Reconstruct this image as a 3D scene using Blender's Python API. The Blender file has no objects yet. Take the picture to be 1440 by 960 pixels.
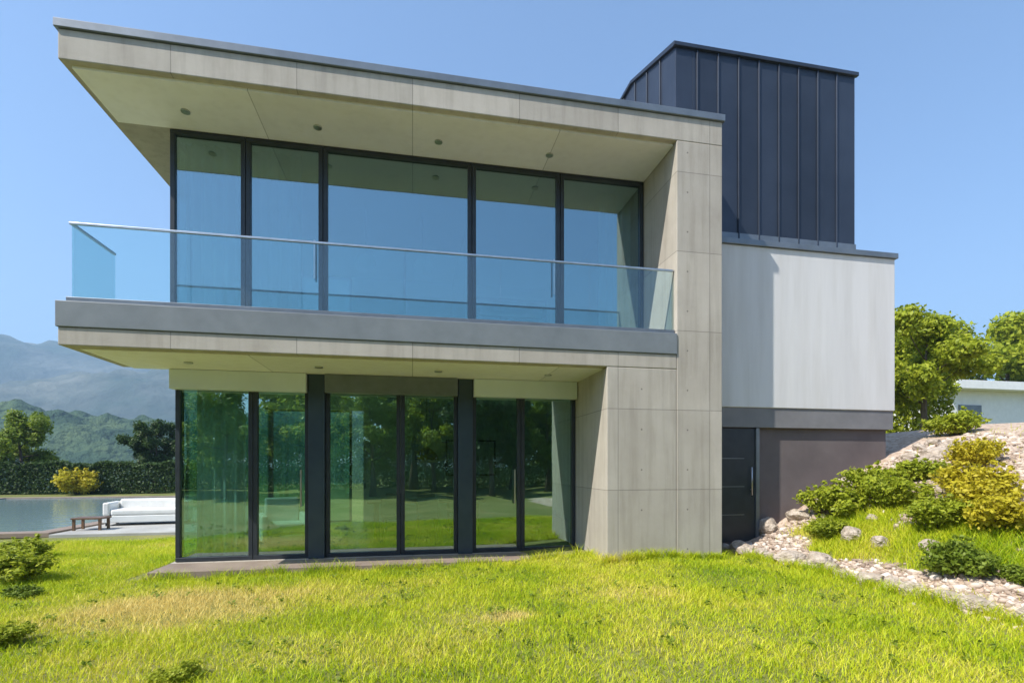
import bpy, bmesh, math, random
import numpy as np
from mathutils import Vector, Matrix
R = math.radians
random.seed(7)
SC = bpy.context.scene
# ------------------------------------------------------------------ camera
cam_d = bpy.data.cameras.new("camera"); cam = bpy.data.objects.new("camera", cam_d)
SC.collection.objects.link(cam); SC.camera = cam
cam.location = (0, 0, 1.62); cam.rotation_euler = (R(90), 0, R(-11))
cam_d.lens = 17.98; cam_d.sensor_width = 36; cam_d.sensor_fit = 'HORIZONTAL'
cam_d.shift_y = 0.1215; cam_d.clip_start = 0.05; cam_d.clip_end = 8000
# ------------------------------------------------------------------ light
SUN_EL = 50.0
SUN_AZ = math.atan2(-0.905, -0.425)          # compass style: atan2(x, y)
w = bpy.data.worlds.new("World"); SC.world = w; w.use_nodes = True
nt = w.node_tree; nt.nodes.clear()
sky = nt.nodes.new('ShaderNodeTexSky'); sky.sky_type = 'NISHITA'; sky.sun_disc = False
sky.sun_elevation = R(SUN_EL); sky.sun_rotation = SUN_AZ
sky.altitude = 200; sky.air_density = 1.0; sky.dust_density = 1.0; sky.ozone_density = 5.0
bg = nt.nodes.new('ShaderNodeBackground'); bg.inputs[1].default_value = 0.10
wo = nt.nodes.new('ShaderNodeOutputWorld')
nt.links.new(sky.outputs[0], bg.inputs[0]); nt.links.new(bg.outputs[0], wo.inputs[0])
sl = bpy.data.lights.new("sun", 'SUN'); sl.energy = 3.25; sl.angle = R(0.55); sl.color = (1, .955, .88)
so = bpy.data.objects.new("sun", sl); SC.collection.objects.link(so)
sv = Vector((math.sin(SUN_AZ)*math.cos(R(SUN_EL)), math.cos(SUN_AZ)*math.cos(R(SUN_EL)), math.sin(R(SUN_EL))))
so.rotation_euler = sv.to_track_quat('Z', 'Y').to_euler()
so.location = (-20, -12, 30)
SC.view_settings.view_transform = 'Standard'; SC.view_settings.look = 'None'
SC.view_settings.gamma = 1; SC.view_settings.exposure = 1.4
SC.view_settings.use_curve_mapping = False
SC.cycles.max_bounces = 8; SC.cycles.transparent_max_bounces = 16
SC.cycles.sample_clamp_indirect = 6

# ------------------------------------------------------------------ helpers
def link(o, parent=None):
    SC.collection.objects.link(o)
    if parent is not None: o.parent = parent
    return o
def tag(o, label=None, cat=None, group=None, kind=None):
    if label: o['label'] = label
    if cat: o['category'] = cat
    if group: o['group'] = group
    if kind: o['kind'] = kind
    return o
def empty(name, loc=(0, 0, 0), rz=0):
    o = bpy.data.objects.new(name, None); o.empty_display_size = .2
    o.location = loc; o.rotation_euler = (0, 0, rz)
    return link(o)
class MB:
    """collects shapes, in world coordinates; build() links ONE mesh object"""
    def __init__(s): s.bm = bmesh.new()
    def box(s, x0, x1, y0, y1, z0, z1):
        v = [s.bm.verts.new(p) for p in ((x0,y0,z0),(x1,y0,z0),(x1,y1,z0),(x0,y1,z0),(x0,y0,z1),(x1,y0,z1),(x1,y1,z1),(x0,y1,z1))]
        for f in ((3,2,1,0),(4,5,6,7),(0,1,5,4),(1,2,6,5),(2,3,7,6),(3,0,4,7)):
            s.bm.faces.new([v[i] for i in f])
        return s
    def prism(s, pts, axis, a0, a1):
        # pts: 2-D outline; axis 'x' -> (y,z) outline, 'y' -> (x,z), 'z' -> (x,y)
        def P(p, a): return {'x': (a, p[0], p[1]), 'y': (p[0], a, p[1]), 'z': (p[0], p[1], a)}[axis]
        A = [s.bm.verts.new(P(p, a0)) for p in pts]; B = [s.bm.verts.new(P(p, a1)) for p in pts]
        n = len(pts)
        s.bm.faces.new(A); s.bm.faces.new(B[::-1])
        for i in range(n): s.bm.faces.new((A[i], B[i], B[(i+1) % n], A[(i+1) % n]))
        bmesh.ops.recalc_face_normals(s.bm, faces=s.bm.faces[:])
        return s
    def tube(s, pts, rads, n=10, caps=True):
        rings = []
        for i, p in enumerate(pts):
            p = Vector(p)
            d = (Vector(pts[min(i+1, len(pts)-1)]) - Vector(pts[max(i-1, 0)])).normalized()
            a = d.orthogonal().normalized() if i == 0 else (rings_a - d*rings_a.dot(d)).normalized()
            rings_a = a; b = d.cross(a)
            rings.append([s.bm.verts.new(p + (a*math.cos(2*math.pi*k/n) + b*math.sin(2*math.pi*k/n))*rads[i]) for k in range(n)])
        for q in range(len(rings)-1):
            for k in range(n):
                f = s.bm.faces.new((rings[q][k], rings[q][(k+1) % n], rings[q+1][(k+1) % n], rings[q+1][k])); f.smooth = True
        if caps:
            s.bm.faces.new(rings[0][::-1]); s.bm.faces.new(rings[-1])
        return s
    def build(s, name, mat, parent=None, bevel=0, seg=2):
        if parent is not None:
            bmesh.ops.translate(s.bm, verts=s.bm.verts[:], vec=-parent.matrix_basis.translation if parent.parent is None else (0,0,0))
            if parent.parent is not None:
                r = parent.parent.matrix_basis.translation
                bmesh.ops.translate(s.bm, verts=s.bm.verts[:], vec=-r)
        me = bpy.data.meshes.new(name); s.bm.to_mesh(me); s.bm.free()
        if mat: me.materials.append(mat)
        o = link(bpy.data.objects.new(name, me), parent)
        if bevel:
            b = o.modifiers.new('bevel', 'BEVEL'); b.width = bevel; b.segments = seg; b.limit_method = 'ANGLE'; b.angle_limit = R(40)
        return o

def mat(name):
    m = bpy.data.materials.new(name); m.use_nodes = True
    t = m.node_tree; t.nodes.clear()
    out = t.nodes.new('ShaderNodeOutputMaterial')
    return m, t, out
def N(t, typ, **kw):
    n = t.nodes.new(typ)
    for k, v in kw.items():
        if k.startswith('_'): setattr(n, k[1:], v)
        else: n.inputs[k.replace('__', ' ')].default_value = v
    return n
def ramp(t, fac, stops):
    r = t.nodes.new('ShaderNodeValToRGB'); e = r.color_ramp.elements
    while len(e) < len(stops): e.new(.5)
    for i, (p, c) in enumerate(stops): e[i].position = p; e[i].color = (*c, 1) if len(c) == 3 else c
    t.links.new(fac, r.inputs[0]); return r.outputs[0]
def surface(name, stops, scale=3.0, detail=6, rough=.8, bump=.15, bscale=40, coord='Object', metal=0, spec=.4, scale2=None, stops2=None, stretch=None, bdist=.01):
    """noise-varied principled surface"""
    m, t, out = mat(name)
    p = N(t, 'ShaderNodeBsdfPrincipled', Roughness=rough, Metallic=metal)
    p.inputs['Specular IOR Level'].default_value = spec
    tc = t.nodes.new('ShaderNodeTexCoord'); co = tc.outputs[coord]
    if stretch:
        mp = N(t, 'ShaderNodeMapping', Scale=stretch); t.links.new(co, mp.inputs[0]); co = mp.outputs[0]
    n = N(t, 'ShaderNodeTexNoise', Scale=scale, Detail=detail, Roughness=.6); t.links.new(co, n.inputs[0])
    col = ramp(t, n.outputs[0], stops)
    if stops2:
        n2 = N(t, 'ShaderNodeTexNoise', Scale=scale2, Detail=5, Roughness=.6); t.links.new(co, n2.inputs[0])
        c2 = ramp(t, n2.outputs[0], stops2)
        mx = t.nodes.new('ShaderNodeMix'); mx.data_type = 'RGBA'; mx.blend_type = 'MULTIPLY'; mx.inputs[0].default_value = 1
        t.links.new(col, mx.inputs[6]); t.links.new(c2, mx.inputs[7]); col = mx.outputs[2]
    t.links.new(col, p.inputs['Base Color'])
    if bump:
        nb = N(t, 'ShaderNodeTexNoise', Scale=bscale, Detail=5); t.links.new(co, nb.inputs[0])
        b = N(t, 'ShaderNodeBump', Strength=bump, Distance=bdist); t.links.new(nb.outputs[0], b.inputs['Height'])
        t.links.new(b.outputs[0], p.inputs['Normal'])
    t.links.new(p.outputs[0], out.inputs[0])
    return m

def concrete(name, a, b, pw=1.55, ph=1.25, off=(0, 0), stain=.5):
    """board-free fair-faced concrete: mottling, drip stains, panel joints and tie holes in x/z"""
    m, t, out = mat(name); L = t.links.new
    p = N(t, 'ShaderNodeBsdfPrincipled', Roughness=.78); p.inputs['Specular IOR Level'].default_value = .35
    geo = t.nodes.new('ShaderNodeNewGeometry')
    pos = geo.outputs['Position']
    n = N(t, 'ShaderNodeTexNoise', Scale=1.1, Detail=8, Roughness=.65); L(pos, n.inputs[0])
    col = ramp(t, n.outputs[0], [(.3, a), (.7, b)])
    mp = N(t, 'ShaderNodeMapping', Scale=(7, 7, .55)); L(pos, mp.inputs[0])
    st = N(t, 'ShaderNodeTexNoise', Scale=1.0, Detail=5, Roughness=.6); L(mp.outputs[0], st.inputs[0])
    sc_ = ramp(t, st.outputs[0], [(.33, (.66, .64, .61)), (.52, (.95, .945, .93)), (.66, (1, 1, 1))])
    mx = t.nodes.new('ShaderNodeMix'); mx.data_type = 'RGBA'; mx.blend_type = 'MULTIPLY'; mx.inputs[0].default_value = stain
    L(col, mx.inputs[6]); L(sc_, mx.inputs[7])
    sp = t.nodes.new('ShaderNodeSeparateXYZ'); L(pos, sp.inputs[0])
    def M(op, x, y=None, z=None):
        q = t.nodes.new('ShaderNodeMath'); q.operation = op
        for i, vv in enumerate((x, y, z)):
            if vv is None: continue
            if isinstance(vv, (int, float)): q.inputs[i].default_value = vv
            else: L(vv, q.inputs[i])
        return q.outputs[0]
    fx = M('PINGPONG', M('ADD', sp.outputs[0], 50*pw + off[0]), pw/2)     # 0 at joints
    fz = M('PINGPONG', M('ADD', sp.outputs[2], 50*ph + off[1]), ph/2)
    joint = M('MAXIMUM', M('LESS_THAN', fx, .006), M('LESS_THAN', fz, .006))
    hx = M('SUBTRACT', fx, pw*.25); hz = M('SUBTRACT', fz, ph*.25)
    hole = M('LESS_THAN', M('ADD', M('MULTIPLY', hx, hx), M('MULTIPLY', hz, hz)), .014**2)
    dark = M('MAXIMUM', M('MULTIPLY', joint, .45), M('MULTIPLY', hole, .6))
    cv = t.nodes.new('ShaderNodeCombineXYZ'); L(M('FLOOR', M('DIVIDE', M('ADD', sp.outputs[0], 50*pw+off[0]), pw)), cv.inputs[0]); L(M('FLOOR', M('DIVIDE', M('ADD', sp.outputs[2], 50*ph+off[1]), ph)), cv.inputs[1])
    wn = t.nodes.new('ShaderNodeTexWhiteNoise'); L(cv.outputs[0], wn.inputs['Vector'])
    pn = t.nodes.new('ShaderNodeHueSaturation'); L(M('MULTIPLY_ADD', wn.outputs[0], .16, .92), pn.inputs['Value']); L(mx.outputs[2], pn.inputs['Color'])
    mx2 = t.nodes.new('ShaderNodeMix'); mx2.data_type = 'RGBA'; L(dark, mx2.inputs[0])
    L(pn.outputs[0], mx2.inputs[6]); mx2.inputs[7].default_value = (.06, .058, .052, 1)
    L(mx2.outputs[2], p.inputs['Base Color'])
    nb = N(t, 'ShaderNodeTexNoise', Scale=28, Detail=8, Roughness=.7); L(pos, nb.inputs[0])
    hgt = M('SUBTRACT', nb.outputs[0], M('MULTIPLY', M('MAXIMUM', joint, hole), 1.5))
    bp = N(t, 'ShaderNodeBump', Strength=.25, Distance=.008); L(hgt, bp.inputs['Height']); L(bp.outputs[0], p.inputs['Normal'])
    L(p.outputs[0], out.inputs[0])
    return m

def glass(name, refl, tint, gl_tint, warp=.02, rough=0.0):
    """coated architectural glazing: part mirror (more at grazing angles), part tinted see-through"""
    m, t, out = mat(name); L = t.links.new
    gs = N(t, 'ShaderNodeBsdfGlossy', Color=(*gl_tint, 1), Roughness=rough)
    tr = N(t, 'ShaderNodeBsdfTransparent', Color=(*tint, 1))
    g0 = t.nodes.new('ShaderNodeNewGeometry')
    dt = t.nodes.new('ShaderNodeVectorMath'); dt.operation = 'DOT_PRODUCT'; L(g0.outputs['Normal'], dt.inputs[0]); L(g0.outputs['Incoming'], dt.inputs[1])
    ab = t.nodes.new('ShaderNodeMath'); ab.operation = 'ABSOLUTE'; L(dt.outputs['Value'], ab.inputs[0])
    iv = t.nodes.new('ShaderNodeMath'); iv.operation = 'SUBTRACT'; iv.inputs[0].default_value = 1; L(ab.outputs[0], iv.inputs[1])
    fr = t.nodes.new('ShaderNodeMath'); fr.operation = 'POWER'; fr.inputs[1].default_value = 5; L(iv.outputs[0], fr.inputs[0])
    mr = t.nodes.new('ShaderNodeMapRange'); mr.inputs['From Min'].default_value = 0; mr.inputs['From Max'].default_value = 1
    mr.inputs['To Min'].default_value = refl; mr.inputs['To Max'].default_value = 1
    L(fr.outputs[0], mr.inputs['Value'])
    ms = t.nodes.new('ShaderNodeMixShader'); L(mr.outputs[0], ms.inputs[0]); L(tr.outputs[0], ms.inputs[1]); L(gs.outputs[0], ms.inputs[2])
    if warp:
        geo = t.nodes.new('ShaderNodeNewGeometry')
        nb = t.nodes.new('ShaderNodeTexNoise'); nb.noise_dimensions = '4D'; nb.inputs['Scale'].default_value = .8; nb.inputs['Detail'].default_value = 1; L(geo.outputs['Position'], nb.inputs['Vector'])
        oi = t.nodes.new('ShaderNodeObjectInfo'); mw = t.nodes.new('ShaderNodeMath'); mw.operation = 'MULTIPLY'; mw.inputs[1].default_value = 40; L(oi.outputs['Random'], mw.inputs[0]); L(mw.outputs[0], nb.inputs['W'])
        bp = N(t, 'ShaderNodeBump', Strength=1.0, Distance=warp); L(nb.outputs[0], bp.inputs['Height']); L(bp.outputs[0], gs.inputs['Normal'])
    L(ms.outputs[0], out.inputs[0])
    return m

def leafmat(name, cols, trans=.35, rough=.55):
    """per-leaf colour (random per island) over clumpy object-space variation"""
    m, t, out = mat(name); L = t.links.new
    geo = t.nodes.new('ShaderNodeNewGeometry')
    n = N(t, 'ShaderNodeTexNoise', Scale=1.7, Detail=2); L(geo.outputs['Position'], n.inputs[0])
    ad = t.nodes.new('ShaderNodeMath'); ad.operation = 'MULTIPLY_ADD'; ad.inputs[1].default_value = .55; L(geo.outputs['Random Per Island'], ad.inputs[0])
    mm = t.nodes.new('ShaderNodeMath'); mm.operation = 'MULTIPLY'; mm.inputs[1].default_value = .5; L(n.outputs[0], mm.inputs[0]); L(mm.outputs[0], ad.inputs[2])
    k = len(cols); col = ramp(t, ad.outputs[0], [(.12 + .76*i/(k-1), c) for i, c in enumerate(cols)])
    p = N(t, 'ShaderNodeBsdfPrincipled', Roughness=rough); p.inputs['Specular IOR Level'].default_value = .3
    tl = t.nodes.new('ShaderNodeBsdfTranslucent'); L(col, p.inputs['Base Color']); L(col, tl.inputs[0])
    ms = t.nodes.new('ShaderNodeMixShader'); ms.inputs[0].default_value = trans; L(p.outputs[0], ms.inputs[1]); L(tl.outputs[0], ms.inputs[2])
    L(ms.outputs[0], out.inputs[0]); return m

M_CONC = concrete('fair_faced_concrete', (.40, .358, .305), (.50, .458, .395))
M_SOFF = concrete('soffit_render', (.80, .79, .82), (.86, .85, .87), 2.2, 40, stain=.15)
M_FASC = surface('blue_grey_fascia', [(.3, (.17, .19, .205)), (.7, (.22, .24, .255))], 1.2, 7, .5, .08, 25, stops2=[(.3, (.9, .9, .9)), (.6, (1, 1, 1))], scale2=5)
M_WHITE = surface('white_render', [(.3, (.62, .61, .60)), (.7, (.69, .68, .67))], 1.2, 8, .85, .25, 140, stops2=[(.3, (.91, .90, .88)), (.55, (1, 1, 1))], scale2=1.3, stretch=(3, 3, .3), coord='Object', bdist=.004)
M_WHITEP = surface('white_powder_coat', [(.3, (.72, .72, .70)), (.7, (.8, .8, .78))], 4, 3, .45, 0)
M_TAUPE = surface('taupe_render', [(.3, (.115, .093, .092)), (.7, (.165, .136, .132))], 1.5, 8, .9, .3, 120, bdist=.004)
M_COPE = surface('zinc_coping', [(.3, (.16, .18, .20)), (.7, (.22, .245, .27))], 3, 5, .4, .05, 20, metal=.5)
M_ZINC = None
def zinc():
    m, t, out = mat('dark_standing_seam_cladding'); L = t.links.new
    p = N(t, 'ShaderNodeBsdfPrincipled', Roughness=.48, Metallic=.35)
    tc = t.nodes.new('ShaderNodeTexCoord')
    n = N(t, 'ShaderNodeTexNoise', Scale=.9, Detail=7, Roughness=.65); L(tc.outputs['Object'], n.inputs[0])
    c = ramp(t, n.outputs[0], [(.3, (.028, .038, .060)), (.7, (.045, .058, .086))])
    sx_ = t.nodes.new('ShaderNodeSeparateXYZ'); L(tc.outputs['Object'], sx_.inputs[0])
    fl = t.nodes.new('ShaderNodeMath'); fl.operation = 'SNAP'; fl.inputs[1].default_value = .4111; L(sx_.outputs[0], fl.inputs[0])
    wn = t.nodes.new('ShaderNodeTexWhiteNoise'); wn.noise_dimensions = '1D'; L(fl.outputs[0], wn.inputs['W'])
    vm = t.nodes.new('ShaderNodeMath'); vm.operation = 'MULTIPLY_ADD'; vm.inputs[1].default_value = .35; vm.inputs[2].default_value = .82; L(wn.outputs[0], vm.inputs[0])
    hv = t.nodes.new('ShaderNodeHueSaturation'); L(vm.outputs[0], hv.inputs['Value']); L(c, hv.inputs['Color']); L(hv.outputs[0], p.inputs['Base Color'])
    mp = N(t, 'ShaderNodeMapping', Scale=(1, 1, .2)); L(tc.outputs['Object'], mp.inputs[0])
    nb = N(t, 'ShaderNodeTexNoise', Scale=3.5, Detail=3); L(mp.outputs[0], nb.inputs[0])
    bp = N(t, 'ShaderNodeBump', Strength=.25, Distance=.02); L(nb.outputs[0], bp.inputs['Height']); L(bp.outputs[0], p.inputs['Normal'])
    L(p.outputs[0], out.inputs[0]); return m
M_ZINC = zinc()
M_FRAME = surface('anthracite_frame', [(.3, (.028, .034, .042)), (.7, (.04, .047, .056))], 5, 3, .4, 0, metal=.2)
M_POST = surface('blue_grey_steel', [(.3, (.045, .065, .09)), (.7, (.06, .085, .11))], 3, 4, .35, 0, metal=.4)
M_GLASS = glass('coated_glazing', .36, (.56, .72, .72), (.62, .80, .86), .004)
M_GLASS2 = glass('ground_floor_glazing', .31, (.72, .90, .84), (.74, .94, .90), .007)
M_RAIL = glass('balustrade_glass', .07, (.84, .93, .93), (.9, .97, 1), .002)
M_STEEL = surface('brushed_steel', [(.3, (.42, .43, .44)), (.7, (.55, .56, .57))], 8, 3, .3, 0, metal=.9)
M_TILE = surface('terrace_stone', [(.3, (.20, .15, .115)), (.7, (.29, .225, .175))], 2.2, 7, .75, .2, 30)
M_FLOOR = surface('oak_floor', [(.3, (.20, .12, .07)), (.7, (.30, .19, .11))], 2, 6, .4, .05, 20, stretch=(1, 9, 1))
M_PLASTER = surface('interior_plaster', [(.3, (.55, .54, .50)), (.7, (.62, .61, .57))], 1, 3, .9, 0)
M_CURT = surface('sheer_curtain', [(.3, (.66, .68, .66)), (.7, (.78, .8, .78))], 3, 3, .9, 0)
M_WOOD = surface('walnut', [(.3, (.10, .055, .03)), (.7, (.17, .095, .05))], 3, 6, .45, .05, 30, stretch=(1, 10, 1))
M_FAB = surface('grey_fabric', [(.3, (.17, .18, .18)), (.7, (.24, .25, .25))], 30, 3, .95, .1, 200)
M_CUSH = surface('white_cushion_fabric', [(.3, (.70, .69, .66)), (.7, (.8, .79, .76))], 6, 4, .95, .15, 200, bdist=.003)
M_BARK = surface('bark', [(.3, (.07, .05, .035)), (.7, (.16, .125, .09))], 6, 8, .95, .7, 18, stretch=(2, 2, .4), bdist=.03)
M_ROCK = surface('sandstone', [(.28, (.34, .27, .21)), (.5, (.50, .42, .34)), (.75, (.60, .52, .44))], 2.5, 9, .92, .8, 9, bdist=.05, stops2=[(.35, (.72, .70, .66)), (.6, (1, 1, 1))], scale2=6)
M_L_DARK = leafmat('dark_leaves', [(.025, .05, .012), (.05, .095, .02), (.085, .14, .03)])
M_L_MID = leafmat('mid_green_leaves', [(.11, .17, .012), (.19, .26, .022), (.28, .35, .04)], .42)
M_L_BRIGHT = leafmat('bright_green_leaves', [(.21, .26, .015), (.34, .40, .025), (.48, .50, .045)], .42)
M_L_GOLD = leafmat('golden_leaves', [(.34, .30, .015), (.54, .47, .025), (.66, .56, .05)], .42)
M_L_GREY = leafmat('grey_green_leaves', [(.06, .09, .05), (.10, .14, .08), (.16, .20, .12)])

# ------------------------------------------------------------------ terrain
def smooth(a, b, v):
    tt = np.clip((v-a)/(b-a), 0, 1); return tt*tt*(3-2*tt)
def height(x, y):
    x = np.asarray(x, float); y = np.asarray(y, float)
    foot = 5.62 + .35*np.sin(y*.55+.4) - .10*np.clip(y-3, 0, 6) * 0
    top = 2.15 + .35*smooth(5, 10, y)
    bank = np.clip((x-foot)*.62, 0, None)
    bank = top*(1-np.exp(-(bank/top)**1.6*1.25)) * smooth(-9, -1, y) * 1.0
    z = bank
    z = z + .16*smooth(-1.5, 4.0, x)*smooth(2, 8, y)*(1-smooth(20, 40, y))       # lawn lifts a little to the right
    z = z + .02*np.sin(x*1.3+.5)*np.cos(y*1.1) + .015*np.sin(x*2.9)*np.sin(y*2.3+1)
    # the plot drops away to the lake valley beyond the garden on the left and behind
    d = np.hypot(x, y)
    z = z - 26*smooth(48, 190, d)*smooth(-30, 10, y + .0*x)
    far = smooth(150, 420, d)
    z = z + far*(3*np.sin(x*.011)*np.cos(y*.013))
    return z
def axis(core0, core1, step, far):
    a = list(np.arange(core0, core1+1e-6, step)); s = step
    lo, hi = core0, core1
    L_, H_ = [], []
    while hi < far: s *= 1.22; hi += s; H_.append(hi)
    s = step
    while lo > -far: s *= 1.22; lo -= s; L_.append(lo)
    return np.array(L_[::-1]+a+H_)
X = axis(-9, 14, .16, 2300); Y = axis(1.5, 14, .16, 2300)
gx, gy = np.meshgrid(X, Y); gz = height(gx, gy)
def gridmesh(name, gx, gy, gz, m):
    ny, nx = gx.shape
    v = np.stack([gx.ravel(), gy.ravel(), gz.ravel()], 1)
    i = np.arange(ny*nx).reshape(ny, nx)
    f = np.stack([i[:-1, :-1].ravel(), i[:-1, 1:].ravel(), i[1:, 1:].ravel(), i[1:, :-1].ravel()], 1)
    me = bpy.data.meshes.new(name)
    me.vertices.add(len(v)); me.vertices.foreach_set('co', v.ravel())
    me.loops.add(f.size); me.loops.foreach_set('vertex_index', f.ravel())
    me.polygons.add(len(f)); me.polygons.foreach_set('loop_start', np.arange(0, f.size, 4)); me.polygons.foreach_set('loop_total', np.full(len(f), 4))
    me.polygons.foreach_set('use_smooth', np.ones(len(f), bool)); me.update(calc_edges=True)
    me.materials.append(m)
    return link(bpy.data.objects.new(name, me))
# ground material: soil and turf, gravel on the bank
def ground_mat():
    m, t, out = mat('garden_ground'); L = t.links.new
    geo = t.nodes.new('ShaderNodeNewGeometry'); pos = geo.outputs['Position']
    n1 = N(t, 'ShaderNodeTexNoise', Scale=.55, Detail=5, Roughness=.6); L(pos, n1.inputs[0])
    turf = ramp(t, n1.outputs[0], [(.35, (.17, .19, .05)), (.55, (.24, .24, .075)), (.72, (.33, .28, .11))])
    n2 = N(t, 'ShaderNodeTexNoise', Scale=22, Detail=6, Roughness=.7); L(pos, n2.inputs[0])
    var = ramp(t, n2.outputs[0], [(.3, (.6, .6, .6)), (.7, (1.1, 1.1, 1.1))])
    mx = t.nodes.new('ShaderNodeMix'); mx.data_type = 'RGBA'; mx.blend_type = 'MULTIPLY'; mx.inputs[0].default_value = 1
    L(turf, mx.inputs[6]); L(var, mx.inputs[7])
    vo = N(t, 'ShaderNodeTexVoronoi', Scale=16); L(pos, vo.inputs[0])
    gr = ramp(t, vo.outputs['Color'], [(.1, (.34, .24, .17)), (.5, (.47, .36, .27)), (.9, (.60, .48, .38))])
    sp = t.nodes.new('ShaderNodeSeparateXYZ'); L(pos, sp.inputs[0])
    n3 = N(t, 'ShaderNodeTexNoise', Scale=1.3, Detail=5); L(pos, n3.inputs[0])
    a = t.nodes.new('ShaderNodeMath'); a.operation = 'MULTIPLY_ADD'; a.inputs[1].default_value = 1.6; L(n3.outputs[0], a.inputs[0]); L(sp.outputs[0], a.inputs[2])
    mr = t.nodes.new('ShaderNodeMapRange'); mr.inputs['From Min'].default_value = 6.3; mr.inputs['From Max'].default_value = 6.7; L(a.outputs[0], mr.inputs['Value'])
    at = t.nodes.new('ShaderNodeAttribute'); at.attribute_name = 'gravel'
    mrd = t.nodes.new('ShaderNodeMapRange'); mrd.inputs['From Min'].default_value = 15; mrd.inputs['From Max'].default_value = 13.5; L(sp.outputs[0], mrd.inputs['Value'])
    mq = t.nodes.new('ShaderNodeMath'); mq.operation = 'MULTIPLY'; mq.operation = 'MULTIPLY_ADD'; L(n3.outputs[0], mq.inputs[0]); mq.inputs[1].default_value = .9; q0 = t.nodes.new('ShaderNodeMath'); q0.operation = 'MULTIPLY_ADD'; q0.inputs[1].default_value = 2.2; q0.inputs[2].default_value = -1.05; L(at.outputs['Fac'], q0.inputs[0]); L(q0.outputs[0], mq.inputs[2]); mq.use_clamp = True
    mx2 = t.nodes.new('ShaderNodeMix'); mx2.data_type = 'RGBA'; L(mq.outputs[0], mx2.inputs[0]); L(mx.outputs[2], mx2.inputs[6]); L(gr, mx2.inputs[7])
    # far valley floor: darker meadow and wood
    ln = t.nodes.new('ShaderNodeVectorMath'); ln.operation = 'LENGTH'; L(pos, ln.inputs[0])
    mf = t.nodes.new('ShaderNodeMapRange'); mf.inputs['From Min'].default_value = 30; mf.inputs['From Max'].default_value = 70; L(ln.outputs['Value'], mf.inputs['Value'])
    nf = N(t, 'ShaderNodeTexNoise', Scale=.02, Detail=6); L(pos, nf.inputs[0])
    fc = ramp(t, nf.outputs[0], [(.4, (.03, .06, .025)), (.6, (.07, .11, .04))])
    mx3 = t.nodes.new('ShaderNodeMix'); mx3.data_type = 'RGBA'; L(mf.outputs[0], mx3.inputs[0]); L(mx2.outputs[2], mx3.inputs[6]); L(fc, mx3.inputs[7])
    p = N(t, 'ShaderNodeBsdfPrincipled', Roughness=.95); p.inputs['Specular IOR Level'].default_value = .15
    L(mx3.outputs[2], p.inputs['Base Color'])
    bp = N(t, 'ShaderNodeBump', Strength=.6, Distance=.03); L(n2.outputs[0], bp.inputs['Height']); L(bp.outputs[0], p.inputs['Normal'])
    L(p.outputs[0], out.inputs[0]); return m
ground = gridmesh('ground', gx, gy, gz, ground_mat())
def gravel_amount(x, y):
    d = x-(5.62+.35*np.sin(y*.55+.4)); inb = smooth(-9, -4, y)*(1-smooth(11, 12, y))
    wob = .18*np.sin(y*2.3+x)+.12*np.sin(y*5.1+2*x)
    low = smooth(-.05, .1, d+wob*.3)*(1-smooth(.55, .9, d+wob))
    up = smooth(1.9, 2.5, d+wob*2.0+.9*smooth(5.5, 8, y))*(1-smooth(8.5, 10, d))
    side = smooth(7.3, 7.7, y+wob)*smooth(0, .2, d)
    return np.clip(low+up+side, 0, 1)*inb
ga = ground.data.attributes.new('gravel', 'FLOAT', 'POINT'); ga.data.foreach_set('value', gravel_amount(gx, gy).ravel().astype(np.float32)); tag(ground, kind='structure')

# far wooded hills and mountains over the valley
def ridge(name, dist, az0, az1, prof, depth, m, nseg=260, rough=1):
    th = np.linspace(R(az0), R(az1), nseg)
    rows = []
    rr = np.random.RandomState(len(name)*7+int(dist))
    ph = rr.rand(24)*6.28
    def fb(a, k0):
        s = 0
        for k in range(10): s = s + np.sin(a*k0*(1.75**k)+ph[k])/(1.6**k)
        return s
    nd = 40
    zz = []; xx = []; yy = []
    for j in range(nd):
        s = j/(nd-1)                                # 0 front foot .. 1 back foot
        r_ = dist + depth*(s-.5)*1.0
        h = prof(th) * math.sin(math.pi*min(1, max(0, s)))**.9
        h = h*(1+.10*rough*fb(th+ s*.35, 9)) + .05*rough*h*fb(th*1.0 - s*1.9, 31)
        xx.append(np.sin(th)*r_); yy.append(np.cos(th)*r_); zz.append(h-30)
    o = gridmesh(name, np.array(xx), np.array(yy), np.array(zz), m); tag(o, kind='structure'); return o
def hillmat(name, stops, sc):
    return surface(name, stops, sc, 9, .95, 1.0, sc*6, coord='Object', bdist=6, spec=.1)
M_HILL = hillmat('wooded_hill', [(.35, (.02, .045, .03)), (.5, (.045, .08, .045)), (.66, (.09, .13, .06))], .03)
M_MTN = hillmat('mountain_side', [(.35, (.04, .07, .06)), (.5, (.08, .10, .09)), (.66, (.16, .17, .15))], .008)
ridge('near_hills', 420, -75, 20, lambda a: 64+9*np.sin(a*6+1), 260, M_HILL)
ridge('mountains', 1150, -85, 30, lambda a: 190+26*np.sin(a*5+2.2)+10*np.sin(a*11), 600, M_MTN, 260, .5)
ridge('far_mountains', 1800, -90, 30, lambda a: 372+26*np.sin(a*4+.3)+14*np.sin(a*9+1), 700, M_MTN, 260, .4)

# the air
M_H, t, out = mat('haze_air')
pv = t.nodes.new('ShaderNodeVolumePrincipled'); pv.inputs['Density'].default_value = .0005
pv.inputs['Color'].default_value = (.50, .75, 1.0, 1); pv.inputs['Anisotropy'].default_value = .1
t.links.new(pv.outputs[0], out.inputs['Volume'])
hz = MB().box(-2350, 2350, -2350, 2350, -60, 560).build('haze', M_H); tag(hz, kind='stuff')
hz['label'] = 'pale blue summer haze over the valley'

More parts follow.
